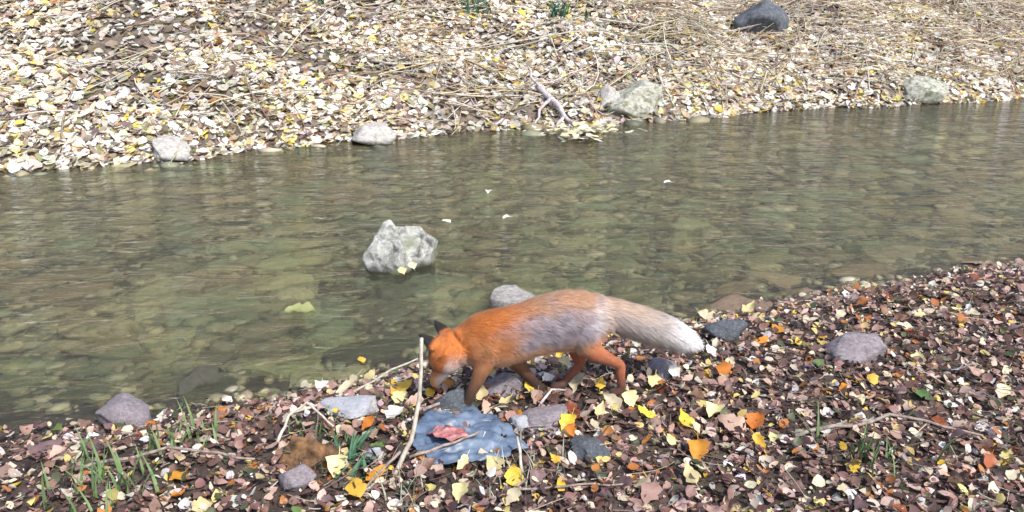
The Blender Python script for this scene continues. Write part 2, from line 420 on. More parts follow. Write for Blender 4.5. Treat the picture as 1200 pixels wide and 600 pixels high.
# boulder standing in the stream
b0 = at_z(466, 318, WATER_Z); S = 1/scale_at(b0)
def bp(u, v, dy): p = at_y(u, v, b0.y+dy); return (p.x-b0.x, p.y-b0.y, p.z-b0.z)
lumpA = [bp(424, 302, .02), bp(432, 320, -.01), bp(468, 324, -.04), bp(482, 312, -.02), bp(434, 286, .03), bp(449, 258, .12), bp(457, 257, .12), bp(466, 268, .12), bp(472, 288, .0), bp(462, 266, .2), bp(440, 296, .24), bp(458, 276, .22),
         (-.16, .05, -.16), (-.1, .0, -.18), (.03, -.02, -.18), (.08, .05, -.17), (-.1, .25, -.16)]
lumpB = [bp(456, 266, .18), bp(482, 265, .19), bp(493, 264, .2), bp(512, 282, .18), bp(506, 294, .10), bp(486, 308, .05), bp(470, 304, .06), bp(508, 292, .28), bp(480, 286, .30),
         (.0, .05, -.17), (.16, .1, -.17), (.2, .2, -.17), (.0, .3, -.17)]
boulder = hull_rock('boulder', [lumpA, lumpB], M_BOULDER, b0, 6, .008, .009, 13)
tag(boulder, 'pale grey angular boulder standing out of the stream', 'boulder')

def blob_rock(name, u, v, wpx, hpx, mat, label, seed, depth=None, flat=.6, z=None, sink=.25, rot=0, facet=.9, tilt=(0, 0)):
    p = ground_at(u, v) if z is None else at_z(u, v, z)
    k = 1/scale_at(p); w = wpx*k/2; hh = hpx*k
    me = lump_mesh(name, seed, 4, .2, 1.4, 1.0, facet)
    o = link(name, me, mat)
    dep = depth if depth else w*.8
    o.scale = (w, dep, hh*.62)
    o.location = (p.x, p.y+dep*.35, p.z + hh*.62*(1-2*sink)*.6)
    o.rotation_euler = (tilt[0], tilt[1], rot)
    tag(o, label, 'rock'); return o
blob_rock('rock', 602, 357, 84, 21, M_PALE_ROCK, 'smooth pale rock at the water edge behind the back of the fox', 5, z=WATER_Z)
blob_rock('rock', 745, 128, 92, 40, M_MOSSY, 'rounded mossy grey rock at the far water edge, right of the driftwood', 9, rot=.3)
blob_rock('rock', 712, 124, 36, 26, M_PALE_ROCK, 'small whitish rock leaning against the mossy rock on the far bank', 13, rot=.6)
blob_rock('rock', 438, 170, 62, 32, M_PALE_ROCK, 'pale slanted rock at the far water edge above the boulder', 17, rot=.2, tilt=(0, .25))
blob_rock('rock', 888, 40, 70, 52, M_DARK, 'dark blue grey rock high on the far bank, under a bent stick', 21)
blob_rock('stone', 590, 462, 62, 34, M_GREY, 'violet grey stone lying behind the front legs of the fox', 25)
blob_rock('stone', 528, 486, 58, 34, M_DARK, 'dark blue stone under the muzzle of the fox', 29)
blob_rock('stone', 640, 502, 84, 22, M_GREY, 'flat grey stone just below the rear front paw of the fox', 33)
blob_rock('stone', 612, 505, 44, 20, M_SLATE, 'small lilac stone beside the tip of the blue plastic', 35)
blob_rock('stone', 412, 489, 86, 20, M_SLATE, 'flat slate coloured stone by the water left of the broken stalk', 37, depth=.10)
blob_rock('stone', 440, 540, 26, 20, M_SLATE, 'small blue grey pebble beside the green tuft', 39)
blob_rock('stone', 345, 575, 54, 34, M_GREY, 'grey stone in the leaves in the lower left', 41)
blob_rock('stone', 690, 540, 66, 26, M_DARK, 'dark blue grey stone in the leaves right of the blue plastic', 43)
blob_rock('stone', 852, 400, 60, 30, M_DARK, 'dark stone at the water edge right of the tail tip', 45)
blob_rock('stone', 775, 440, 50, 20, M_GREY, 'low violet stone in the leaves below the tail', 47)
blob_rock('stone', 140, 500, 80, 40, M_GREY, 'grey stone at the water edge far to the left', 49)
blob_rock('stone', 1010, 420, 90, 44, M_GREY, 'grey stone in the leaf litter far to the right', 51)
blob_rock('rock', 200, 190, 70, 36, M_PALE_ROCK, 'pale rock at the far water edge on the far left', 53)
blob_rock('rock', 1080, 120, 70, 40, M_MOSSY, 'mossy rock at the far water edge on the far right', 55)

# ---------------------------------------------------------------- leaves
def leaf_template(kind):
    rows = {0: [(.18, .34), (.5, .42), (.8, .22)], 1: [(.2, .26), (.5, .33), (.8, .2)], 2: [(.15, .18), (.5, .2), (.82, .12)], 3: [(.16, .42), (.45, .48), (.78, .3)]}[kind]
    v = [(0, 0, 0)]
    for t, w in rows: v += [(-w, t, 0), (0, t, 0), (w, t, 0)]
    v.append((0, 1, 0))
    f = [(0, 2, 1), (0, 3, 2)]
    for r in range(2):
        a = 1+r*3; b = a+3
        f += [(a, a+1, b+1), (a, b+1, b), (a+1, a+2, b+2), (a+1, b+2, b+1)]
    f += [(7, 8, 10), (8, 9, 10)]
    v = np.array(v, float); v[:, 1] -= .5
    return v, np.array(f)
def leaf_cloud(name, pos, size, tint, kinds, tilt=.35, nbias=None, mat=M_LEAF, parent=None):
    n = len(pos)
    tv = np.stack([leaf_template(k)[0] for k in range(4)]); tf = leaf_template(0)[1]
    v = tv[kinds].copy()                                   # n,11,3
    v += rng.normal(0, .03, v.shape)*np.array([1, 1, 0])
    fold = rng.uniform(-.25, .55, (n, 1)); bend = rng.uniform(-.5, .6, (n, 1)); twist = rng.uniform(-.5, .5, (n, 1))
    v[:, :, 2] = fold*np.abs(v[:, :, 0]) + bend*v[:, :, 1]**2 + twist*v[:, :, 0]*v[:, :, 1] + rng.normal(0, .02, (n, 11))
    v *= size[:, None, None]
    yaw = rng.random(n)*2*np.pi
    nx = rng.normal(0, tilt, n); ny = rng.normal(0, tilt, n)
    if nbias is not None: nx += nbias[:, 0]; ny += nbias[:, 1]
    nz = np.ones(n); nn = np.stack([nx, ny, nz], -1); nn /= np.linalg.norm(nn, axis=1, keepdims=True)
    d = np.stack([np.cos(yaw), np.sin(yaw), 0*yaw], -1)
    t2 = np.cross(nn, d); t2 /= np.linalg.norm(t2, axis=1, keepdims=True); t1 = np.cross(t2, nn)
    w = v[:, :, 0:1]*t1[:, None] + v[:, :, 1:2]*t2[:, None] + v[:, :, 2:3]*nn[:, None] + pos[:, None]
    F = (tf[None] + (np.arange(n)*11)[:, None, None]).reshape(-1, 3)
    C = np.repeat(tint[:, None], 11, 1)
    C = C*(1+rng.normal(0, .06, (n, 11, 1)))
    me = np_mesh(name, w.reshape(-1, 3), F, np.clip(C, 0, 1).reshape(-1, 3))
    o = link(name, me, mat, parent); return o
def pick(pal, w, n):
    w = np.array(w, float); w /= w.sum()
    i = rng.choice(len(pal), n, p=w); c = np.array(pal)[i]
    c = c*np.clip(rng.normal(1, .18, (n, 1)), .5, 1.5)
    return np.clip(c*(1+rng.normal(0, .04, (n, 3))), 0, .86)

# far bank litter: pale bleached leaves, the bank's sunlit look put into their tint
n = 60000
y_t = rng.random(n); dd = -0.04 + 4.4*y_t**1.15
xx = rng.uniform(-9, 11, n); yy = far_y(xx)+dd
keep = np.abs(xx) < 0.80*(yy+0.6); xx, yy, dd = xx[keep], yy[keep], dd[keep]; n = len(xx)
patch = vnoise(xx*1.5, yy*1.5, 31)
keep = rng.random(n) < np.clip(.95+1.5*patch, .35, 1); xx, yy, dd, patch = xx[keep], yy[keep], dd[keep], patch[keep]; n = len(xx)
zz = H(xx, yy) + .006 + .045*rng.random(n)**1.5
farpal = [(.74, .72, .68), (.64, .60, .52), (.60, .52, .38), (.42, .33, .25), (.22, .16, .14), (.66, .56, .22), (.70, .56, .10), (.46, .26, .11), (.24, .25, .13)]
tint = pick(farpal, [30, 24, 14, 10, 9, 6, 2, 2.5, 3], n)
up = sstep(1.4, 3.2, dd); tint = np.clip(tint*(1.04 + .9*np.clip(patch, -.35, .1))[:, None], 0, .84)
far_litter = leaf_cloud('leaf_litter', np.stack([xx, yy, zz], -1), rng.uniform(.055, .135, n), tint, rng.choice(4, n, p=[.30, .26, .26, .18]), .40, np.stack([0*xx, -.35+0*xx], -1))
tag(far_litter, 'bleached pale leaf litter covering the far bank, sunlit brightness put into its tint', 'leaf litter', kind='stuff')

# near bank litter: browner, and darker in tint to stand for the shaded bank
n = 56000
xx = rng.uniform(-3.2, 4.2, n); dd = rng.random(n)**.8*2.6 - .06; yy = near_y(xx)-dd
keep = (yy > 1.75) & (np.abs(xx) < .92*(yy+.5)); xx, yy, dd = xx[keep], yy[keep], dd[keep]; n = len(xx)
zz = H(xx, yy) + .003 + .032*rng.random(n)**1.6
nearpal = [(.15, .085, .075), (.24, .145, .125), (.08, .05, .052), (.40, .255, .22), (.56, .43, .37), (.60, .54, .42), (.64, .52, .20), (.70, .47, .05), (.42, .17, .05), (.09, .11, .06), (.70, .69, .67)]
tint = pick(nearpal, [15, 18, 13, 15, 13, 10, 4, 1.5, 4, 5, 6], n)
near_litter = leaf_cloud('leaf_litter', np.stack([xx, yy, zz], -1), .010+.042*rng.random(n)**1.7, tint, rng.choice(4, n, p=[.28, .26, .3, .16]), .55)
tag(near_litter, 'brown and plum coloured leaf litter covering the near bank', 'leaf litter', kind='stuff')

# single leaves: curled, with a stem
def single_leaf_mesh(seed, wide):
    rs = random.Random(seed)
    bm = bmesh.new(); nt, nw = 10, 4
    prof = lambda t: wide*(max(math.sin(math.pi*t**.72), 0)**.9)*(1-.25*t)
    fold = rs.uniform(-.1, .6); bend = rs.uniform(-.6, .9); tw = rs.uniform(-.9, .9); ph = rs.uniform(0, 6)
    g = []
    for i in range(nt+1):
        t = i/nt; row = []
        for j in range(nw+1):
            s = (j/nw-.5)*2
            w = max(prof(t), .008)*(1+.16*math.sin(t*17+ph+j)+.08*math.sin(t*41+ph*3))
            x = s*w; y = t-.5
            z = fold*abs(x) + bend*y*y + tw*x*y + .05*math.sin(9*t+ph)*s + .025*math.sin(23*t+ph*2+j*2)
            row.append(bm.verts.new((x, y, z)))
        g.append(row)
    for i in range(nt):
        for j in range(nw):
            bm.faces.new((g[i][j], g[i][j+1], g[i+1][j+1], g[i+1][j]))
    zc = g[0][nw//2].co
    a = [bm.verts.new((zc.x+dx, zc.y+dy, zc.z+dz)) for dx, dy, dz in ((-.012, .02, 0), (.012, .02, 0), (.05, -.3, .06), (.035, -.31, .06))]
    bm.faces.new(a)
    for f in bm.faces: f.smooth = True
    me = bpy.data.meshes.new('leaf'); bm.to_mesh(me); bm.free(); return me
leaf_variants = {}
def leaf_obj(name, colour, variant, p, size, yaw, tilt=(0, 0), parent=None):
    key = (colour, variant)
    if key not in leaf_variants:
        me = single_leaf_mesh(100+variant, [.34, .40, .30, .44, .24, .38][variant % 6]); me.materials.append(M_L[colour]); leaf_variants[key] = me
    o = link(name, leaf_variants[key], None, parent)
    o.location = p; o.scale = (size, size, size); o.rotation_euler = (Matrix.Rotation(tilt[0], 3, 'X') @ Matrix.Rotation(tilt[1], 3, 'Y') @ Matrix.Rotation(yaw, 3, 'Z')).to_euler()
    return o
# leaves that stand out in the photograph
hero = [
 (803, 502, 27, 'yellow', 'bright yellow cupped leaf below and right of the fox, the brightest one'),
 (664, 505, 26, 'yellow', 'yellow leaf lying beside a rusty leaf under the fox'),
 (672, 492, 26, 'rust', 'rusty red leaf touching the yellow leaf under the fox'),
 (668, 516, 18, 'orange', 'small orange leaf under the yellow leaf below the fox'),
 (833, 424, 22, 'white', 'square white leaf just below the tip of the tail'),
 (790, 446, 19, 'white', 'white leaf standing on edge below the tail'),
 (848, 445, 26, 'orange', 'orange leaf right of the white leaf below the tail'),
 (854, 436, 15, 'cream', 'pale leaf standing up on the orange leaf at the right'),
 (758, 494, 24, 'yellow', 'narrow yellow leaf right of the hind paw'),
 (835, 492, 24, 'pale', 'pale greenish yellow leaf right of the brightest yellow leaf'),
 (702, 493, 28, 'pale', 'large pale yellow leaf in front of the hind paw'),
 (716, 480, 24, 'cream', 'pointed cream leaf standing against the hind paw'),
 (765, 456, 26, 'pale', 'long pale yellow leaf behind the hind paw'),
 (738, 478, 24, 'pale', 'olive yellow narrow leaf beside the hind paw'),
 (704, 459, 20, 'yellow', 'amber leaf between the hind legs of the fox'),
 (674, 458, 24, 'cream', 'cream leaf below the belly of the fox'),
 (656, 424, 20, 'yellow', 'yellow leaf under the belly in front of the far hind leg'),
 (662, 434, 18, 'pale', 'striped pale leaf under the belly of the fox'),
 (629, 425, 26, 'cream', 'long cream leaf under the belly of the fox'),
 (641, 453, 16, 'white', 'small white leaf behind the rear front paw'),
 (621, 465, 17, 'yellow', 'yellow leaf just left of the rear front paw'),
 (604, 456, 24, 'cream', 'cream leaf on the violet grey stone'),
 (593, 481, 22, 'pale', 'pale orange yellow leaf right of the near front leg'),
 (562, 468, 22, 'pale', 'yellowish leaf standing behind the near front leg'),
 (472, 463, 28, 'yellow', 'yellow leaf by the water left of the broken stalk'),
 (469, 474, 22, 'pale', 'pale yellow leaf under the yellow leaf left of the stalk'),
 (432, 451, 25, 'pale', 'yellow leaf at the water edge, leftmost of the yellow ones by the stalk'),
 (376, 462, 20, 'white', 'white leaf lying at the left water edge'),
 (408, 463, 30, 'cream', 'long cream leaf on the slate coloured stone'),
 (465, 494, 28, 'white', 'white leaf left of the broken stalk'),
 (431, 506, 20, 'orange', 'orange leaf below the slate coloured stone'),
 (417, 582, 34, 'yellow', 'big yellow leaf at the bottom left of the bank'),
 (442, 566, 28, 'orange', 'curled orange brown leaf right of the big yellow leaf'),
 (578, 557, 26, 'pale', 'heart shaped pale yellow leaf below the blue plastic'),
 (541, 556, 22, 'pale', 'pale leaf left of the heart shaped leaf'),
 (539, 590, 26, 'pale', 'pale yellow leaf slanting at the bottom middle'),
 (600, 594, 28, 'cream', 'cream leaf at the bottom edge below the plastic'),
 (602, 568, 30, 'yellow', 'dull yellow strip of leaf below the tip of the plastic'),
 (808, 566, 30, 'pale', 'tan yellow leaf with ragged edge in the lower right'),
 (816, 540, 30, 'orange', 'orange brown leaf above the ragged tan leaf'),
 (890, 531, 26, 'yellow', 'yellow orange leaf at the right above the bottom corner'),
 (885, 503, 28, 'orange', 'dull orange leaf at the right of the pale leaf'),
 (760, 590, 36, 'pink', 'large pinkish tan leaf in the lower right'),
 (856, 507, 36, 'pink', 'broad pinkish tan leaf right of the pale greenish leaf'),
 (650, 548, 18, 'yellow', 'small yellow leaf beside the dark stone'),
 (395, 558, 26, 'pale', 'pale leaf beside the piece of bark'),
 (876, 370, 26, 'pale', 'pale yellow leaf at the right water edge'),
 (826, 380, 24, 'cream', 'cream leaf at the water edge above the tail tip'),
 (893, 408, 20, 'orange', 'bright orange leaf at the right under the water edge'),
]
for i, (u, v, px, c, lab) in enumerate(hero):
    p = ground_at(u, v); s = px*random.uniform(.95, 1.15)/scale_at(p); p = p + Vector((0, 0, .036))
    tl = (random.uniform(.15, .55), random.uniform(-.25, .25))
    if 'standing' in lab: tl = (1.0, .2)
    o = leaf_obj('fallen_leaf', c, i % 6, p, s, random.uniform(-.9, .9) + random.choice([0, 3.14]), tl)
    tag(o, lab, 'leaf')
# more leaves one can pick apart, pieces of the near bank
kinds = ['brown', 'plum', 'pink', 'cream', 'pale', 'rust', 'orange', 'yellow', 'white', 'green']
wts = [20, 22, 20, 15, 7, 6, 3, 1.5, 6, 2]
taken = [ground_at(u, v).xy for u, v, *_ in hero]
cnt = 0
while cnt < 251:
    x = random.uniform(-1.9, 2.6); y = random.uniform(2.0, 4.3)
    if abs(x) > .66*(y*cp+.5) or y > float(near_y(x))-.03: continue
    if any((x-t[0])**2+(y-t[1])**2 < .045**2 for t in taken): continue
    taken.append(Vector((x, y)))
    c = random.choices(kinds, wts)[0]
    leaf_obj('leaf', c, random.randrange(6), (x, y, h(x, y)+random.uniform(.02, .038)), random.uniform(.042, .08), random.uniform(0, 6.28), (random.gauss(0, .35), random.gauss(0, .3)), near_bank)
    cnt += 1
# leaves on the water, and a white fleck painted as a water glint
for u, v, px, c, lab in [(523, 259, 9, 'white', 'white leaf floating just right of the boulder'), (594, 254, 9, 'white', 'small white leaf floating above the middle of the stream'),
    (352, 363, 28, 'olive', 'yellow green leaf floating at the left of the stream'), (423, 421, 10, 'yellow', 'little yellow leaf floating near the left bank'),
    (783, 213, 8, 'white', 'white fleck painted as a glint far out on the right of the stream'), (572, 224, 8, 'white', 'tiny white leaf floating beyond the boulder'), (862, 133, 11, 'white', 'white leaf floating at the far water edge on the right')]:
    p = at_z(u, v, WATER_Z+.008); tag(leaf_obj('floating_leaf_or_glint', c, 1, p, px*1.3/scale_at(p), random.uniform(0, 3), (.1, .1)), lab, 'leaf')
for u, v, c, lab in [(471, 317, 'pale', 'yellowish leaf caught at the foot of the boulder'), (483, 311, 'cream', 'cream leaf caught against the boulder, right one')]:
    p = at_y(u, v, b0.y-.11); p.z = max(p.z, WATER_Z+.01); tag(leaf_obj('caught_leaf', c, 3, p, .065, .4, (.5, 0)), lab, 'leaf')

# ---------------------------------------------------------------- sticks, stalks, twigs
def tube_mesh(name, pts, rads, sides=7):
    bm = bmesh.new(); rings = []
    pts = [Vector(p) for p in pts]
    for i, p in enumerate(pts):
        d = (pts[min(i+1, len(pts)-1)] - pts[max(i-1, 0)]).normalized()
        a = d.orthogonal().normalized(); b = d.cross(a)
        if i:  # keep the frame from spinning
            a = (pa - d*pa.dot(d)).normalized(); b = d.cross(a)
        pa = a
        rings.append([bm.verts.new(p + (a*math.cos(6.2832*k/sides)+b*math.sin(6.2832*k/sides))*rads[i]) for k in range(sides)])
    for r0, r1 in zip(rings, rings[1:]):
        for k in range(sides): bm.faces.new((r0[k], r0[(k+1) % sides], r1[(k+1) % sides], r1[k]))
    bm.faces.new(rings[0][::-1]); bm.faces.new(rings[-1])
    for f in bm.faces: f.smooth = True
    me = bpy.data.meshes.new(name); bm.to_mesh(me); bm.free(); return me
def wobbly(a, b, n, amp, seed):
    a = Vector(a); b = Vector(b); L_ = (b-a).length; out = []
    for i in range(n+1):
        t = i/n; p = a.lerp(b, t)
        q = mnoise.noise_vector(Vector((t*2.3+seed*9.1, seed*1.7, 0)))
        p += q*amp*L_*math.sin(math.pi*min(max(t, .0), 1))
        out.append(p)
    return out
def stick(name, label, cat, uvs, lift, r0, r1, mat, seed=0, group=None):
    pts = []
    for (u, v), z in zip(uvs, lift):
        p = ground_at(u, v); p.z += z; pts.append(p)
    o_ = pts[0].copy()
    fine = []
    for a, b in zip(pts, pts[1:]): fine += wobbly(a-o_, b-o_, 5, .06, seed+len(fine))[:-1]
    fine.append(pts[-1]-o_)
    n_ = len(fine)
    o = link(name, tube_mesh(name, fine, [r0+(r1-r0)*i/(n_-1) for i in range(n_)]), mat, None, o_)
    tag(o, label, cat, group); return o
# broken reed in front of the muzzle: stands up and leans
def stalk3(name, label, cat, pts, r0, r1, mat):
    o_ = pts[0]; fine = []
    for a, b in zip(pts, pts[1:]): fine += wobbly(a-o_, b-o_, 5, .03, len(fine)+3)[:-1]
    fine.append(pts[-1]-o_); n_ = len(fine)
    o = link(name, tube_mesh(name, fine, [r0+(r1-r0)*i/(n_-1) for i in range(n_)]), mat, None, o_)
    tag(o, label, cat); return o
g = ground_at(468, 556)
stalk3('broken_stalk', 'pale broken reed stalk standing in front of the muzzle of the fox', 'stalk',
       [ground_at(462, 562)+Vector((0, 0, .01)), at_y(482, 516, g.y+.03), at_y(491, 470, g.y+.07), at_y(493, 440, g.y+.08), at_y(494, 396, g.y+.09)], .0085, .006, M_STALK)
stick('twig', 'thin pale twig running from the left water edge to the broken stalk', 'twig', [(336, 492), (400, 474), (440, 456), (490, 437)], (.02, .03, .04, .07), .006, .004, M_STALK, 2)
stick('twig', 'short grey twig under the muzzle pointing at the near front paw', 'twig', [(496, 495), (538, 479)], (.05, .05), .007, .005, M_TWIG, 3)
stick('twig', 'brown twig lying across the lower edge of the blue plastic', 'twig', [(480, 545), (530, 538), (562, 527)], (.03, .06, .07), .006, .004, M_TWIG, 4)
stick('twig', 'pale twig bending at the lower left edge', 'twig', [(326, 528), (340, 508), (362, 495), (392, 512)], (.03, .07, .08, .04), .006, .004, M_STALK, 5)
stick('twig', 'thin twig crossing the leaves at the bottom middle', 'twig', [(600, 584), (660, 582), (745, 574)], (.03, .035, .03), .0045, .003, M_TWIG, 6)
stick('twig', 'forked grey twig behind the rear front paw', 'twig', [(633, 482), (646, 470), (668, 466)], (.03, .05, .03), .006, .003, M_DRIFT, 7)
stick('twig', 'dark twig leaning beside the foot of the broken stalk', 'twig', [(470, 548), (452, 560), (430, 580)], (.06, .04, .03), .006, .004, M_TWIG, 8)
stick('twig', 'short upright dead stem at the right end of the blue plastic', 'twig', [(612, 560), (606, 540)], (.02, .09), .006, .004, M_STALK, 9)
stick('twig', 'thin twig crossing the leaves at the far lower left', 'twig', [(90, 560), (200, 540), (300, 548)], (.03, .05, .03), .007, .004, M_TWIG, 10)
stick('twig', 'long twig lying in the leaves at the far right', 'twig', [(930, 520), (1040, 500), (1150, 520)], (.03, .05, .03), .008, .004, M_TWIG, 11)
# far bank: sticks that can be told apart
fs = [([(436, 74), (455, 84), (500, 84), (542, 78)], 'long curved stick lying across the middle of the far bank, left half', .016),
      ([(570, 78), (596, 88), (612, 100)], 'short dark stick right of the long curved stick', .014),
      ([(700, 30), (735, 70), (770, 100)], 'straight stick slanting down above the mossy rock', .014),
      ([(735, 20), (790, 64), (850, 96)], 'long stick slanting down right of the straight one', .013),
      ([(625, 32), (680, 28), (760, 34)], 'flat lying stick across the top of the far bank', .015),
      ([(600, 52), (668, 46), (730, 44)], 'second flat lying stick just below the top one', .013),
      ([(884, 4), (882, 26), (893, 52)], 'pale bent stick over the dark blue grey rock', .014),
      ([(520, 112), (560, 122), (612, 116)], 'grey stick above the far water edge in the middle', .012),
      ([(770, 84), (776, 108), (790, 128)], 'pale stick standing right of the mossy rock', .013),
      ([(800, 90), (815, 112), (830, 128)], 'dry stick slanting to the far water edge', .011),
      ([(640, 40), (650, 66), (668, 92)], 'thin stick pointing down in the middle of the far bank', .010),
      ([(330, 70), (360, 40), (400, 8)], 'thin stick pointing up at the left of the far bank', .010),
      ([(850, 60), (876, 70), (894, 66)], 'dark stick at the right edge of the far bank', .014),
      ([(80, 90), (150, 70), (240, 80)], 'dark stick on the far bank at the far left', .016),
      ([(960, 60), (1040, 50), (1130, 30)], 'pale stick on the far bank at the far right', .016)]
for i, (uv, lab, r) in enumerate(fs):
    stick('stick', lab, 'stick', uv, [.03]+[.09]*(len(uv)-2)+[.04], r, r*.6, M_TWIG if 'dark' in lab else M_STALK, 20+i, 'dead sticks on the far bank')
# driftwood with forked roots at the far water edge
dw = empty('driftwood', ground_at(648, 138)); o0 = dw.location.copy()
def dwp(u, v, z): p = ground_at(u, v); p.z += z; return p-o0
for nm, pts, r0, r1 in [('trunk', [dwp(630, 112, .10), dwp(645, 130, .14), dwp(662, 148, .08), dwp(690, 166, .05)], .045, .02),
                        ('root', [dwp(645, 130, .13), dwp(632, 140, .10), dwp(626, 152, .03)], .025, .01),
                        ('root', [dwp(660, 147, .09), dwp(650, 158, .05), dwp(648, 166, .02)], .022, .01),
                        ('root', [dwp(668, 152, .08), dwp(690, 156, .08), dwp(715, 148, .06)], .02, .008),
                        ('root', [dwp(634, 116, .12), dwp(622, 110, .20), dwp(618, 98, .22)], .022, .01)]:
    fine = []
    for a, b in zip(pts, pts[1:]): fine += wobbly(a, b, 4, .10, len(fine)+hash(nm) % 1)[:-1]
    fine.append(pts[-1]); k = len(fine)
    link(nm, tube_mesh(nm, fine, [r0+(r1-r0)*i/(k-1) for i in range(k)], 8), M_DRIFT, dw)
tag(dw, 'forked grey driftwood reaching down into the far water edge', 'driftwood')
# leaf raft caught on the driftwood
p = at_z(684, 157, WATER_Z+.03); n = 170
pos = np.stack([p.x+rng.normal(0, .20, n), p.y+rng.normal(0, .20, n), np.full(n, WATER_Z+.02)+rng.random(n)*.10], -1)
pos[:, 2] = np.maximum(pos[:, 2], H(pos[:, 0], pos[:, 1])+.03)
o = leaf_cloud('leaf_drift', pos, rng.uniform(.07, .12, n), pick([(.74, .70, .50), (.76, .74, .66), (.7, .62, .3)], [3, 3, 2], n), rng.choice(4, n), .25)
tag(o, 'drift of pale yellow leaves caught on the driftwood', 'leaf litter', kind='stuff')

# dry stalks lying over the far bank, one tangled mass
def stalk_cloud(name, n, xr, dr, lr, rad, mat_pal, wts, lab, ylean):
    x = rng.uniform(*xr, n); y = far_y(x) + dr[0]+(dr[1]-dr[0])*rng.random(n)**.8
    ok = (np.abs(x) < .82*(y+.6)) & (rng.random(n) < np.clip(.5+1.4*vnoise(x*.9, y*.9, 44)+.11*x, .12, 1))
    x, y = x[ok], y[ok]; n = len(x)
    Ln = rng.uniform(*lr, n); a = rng.normal(ylean, .8, n); dx, dy = np.cos(a), np.sin(a)
    curve = rng.normal(0, .3, n); r = rad*rng.uniform(.4, 1.2, n); lift = rng.uniform(.03, .10, n); up = rng.uniform(-.05, .2, n)
    V = np.zeros((n, 5, 3, 3))
    for i in range(5):
        t = i/4-.5; off = curve*t*t*Ln
        qx = x+dx*t*Ln-dy*off; qy = y+dy*t*Ln+dx*off; qz = H(qx, qy)+lift+up*(t+.5)*Ln; rr = r*(1-.5*(t+.5))
        for k in range(3):
            an = k*2.0944; V[:, i, k] = np.stack([qx-dy*rr*math.cos(an), qy+dx*rr*math.cos(an), qz+rr*math.sin(an)], -1)
    f = np.array([(i*3+k, i*3+(k+1) % 3, i*3+3+(k+1) % 3, i*3+3+k) for i in range(4) for k in range(3)])
    F = (f[None]+(np.arange(n)*15)[:, None, None]).reshape(-1, 4)
    me = np_mesh(name, V.reshape(-1, 3), F, np.repeat(pick(mat_pal, wts, n), 15, 0), True)
    o = link(name, me, M_LEAF); tag(o, lab, 'dry stalks', kind='stuff'); return o
stalk_cloud('dry_stalks', 6000, (-9, 11), (.05, 4.4), (.2, 1.1), .010, [(.66, .62, .55), (.52, .44, .33), (.30, .22, .17), (.66, .56, .36)], [5, 4, 3, 2], 'tangle of dry stalks and straw over the far bank', .2)

n = 1500
x = rng.uniform(-2.2, 3.0, n); y = rng.uniform(1.9, 4.4, n); ok = y < near_y(x)-.02; x, y = x[ok], y[ok]; n = len(x)
Ln = .03+.16*rng.random(n)**2; a = rng.uniform(0, 6.28, n); dx, dy = np.cos(a), np.sin(a); cv = rng.normal(0, .35, n); r = rng.uniform(.0008, .0028, n); zl = rng.uniform(.012, .045, n); up = rng.normal(0, .12, n)
V = np.zeros((n, 5, 3, 3))
for i in range(5):
    t = i/4-.5; off = cv*t*t*Ln; qx = x+dx*t*Ln-dy*off; qy = y+dy*t*Ln+dx*off; qz = H(qx, qy)+zl+up*t*Ln
    for k in range(3):
        an = k*2.0944; V[:, i, k] = np.stack([qx-dy*r*math.cos(an), qy+dx*r*math.cos(an), qz+r*math.sin(an)], -1)
f = np.array([(i*3+k, i*3+(k+1) % 3, i*3+3+(k+1) % 3, i*3+3+k) for i in range(4) for k in range(3)])
o = link('twig_debris', np_mesh('twig_debris', V.reshape(-1, 3), (f[None]+(np.arange(n)*15)[:, None, None]).reshape(-1, 4), np.repeat(pick([(.10, .075, .065), (.22, .17, .15), (.50, .45, .38)], [4, 4, 3], n), 15, 0), True), M_LEAF)
tag(o, 'fine twigs and stem fragments scattered through the near leaf litter', 'twigs', kind='stuff')

# ---------------------------------------------------------------- grass tufts and small plants
def tuft(name, label, p, nb, height, spread, mat, seed, wid=.006, lean=.5, part='blade'):
    rs = random.Random(seed); root = empty(name, p)
    for i in range(nb):
        bm = bmesh.new(); a = rs.uniform(0, 6.28); hh = height*rs.uniform(.5, 1.15); ln = rs.uniform(.2, 1)*lean
        bx, by = rs.gauss(0, spread), rs.gauss(0, spread); w = wid*rs.uniform(.7, 1.2); prev = None
        for k in range(5):
            t = k/4; out_ = ln*hh*t*t*1.4; z = hh*t*(1-.35*ln*t)
            cx, cy = bx+math.cos(a)*out_, by+math.sin(a)*out_
            ww = w*(1-t)**.7+.0004
            l_ = bm.verts.new((cx-math.sin(a)*ww, cy+math.cos(a)*ww, z-.01)); r_ = bm.verts.new((cx+math.sin(a)*ww, cy-math.cos(a)*ww, z-.01)); m_ = bm.verts.new((cx, cy, z-.01-ww*.5))
            if prev: bm.faces.new((prev[0], prev[2], m_, l_)); bm.faces.new((prev[2], prev[1], r_, m_))
            prev = (l_, r_, m_)
        me = bpy.data.meshes.new(part); bm.to_mesh(me); bm.free()
        link(part, me, mat, root)
    tag(root, label, 'grass' if part == 'blade' else 'plant'); return root
tuft('leafy_plant', 'low dark green leafy plant between the bark and the small blue pebble', ground_at(408, 545), 34, .10, .05, M_FERN, 1, .013, .9, 'leaf')
tuft('grass_tuft', 'sparse green grass tuft behind the low leafy plant', ground_at(412, 520), 26, .07, .06, M_GRASS, 11, .004)
tuft('grass_tuft', 'low green tuft at the lower left edge beside the bark', ground_at(372, 512), 22, .08, .05, M_GRASS, 2, .005)
tuft('grass_tuft', 'short green tuft under the yellow leaf left of the stalk', ground_at(470, 487), 16, .06, .03, M_GRASS, 3, .006)
tuft('grass_tuft', 'greyish grass tuft at the right end of the blue plastic', ground_at(622, 550), 30, .10, .05, M_GREYGRASS, 4, .004)
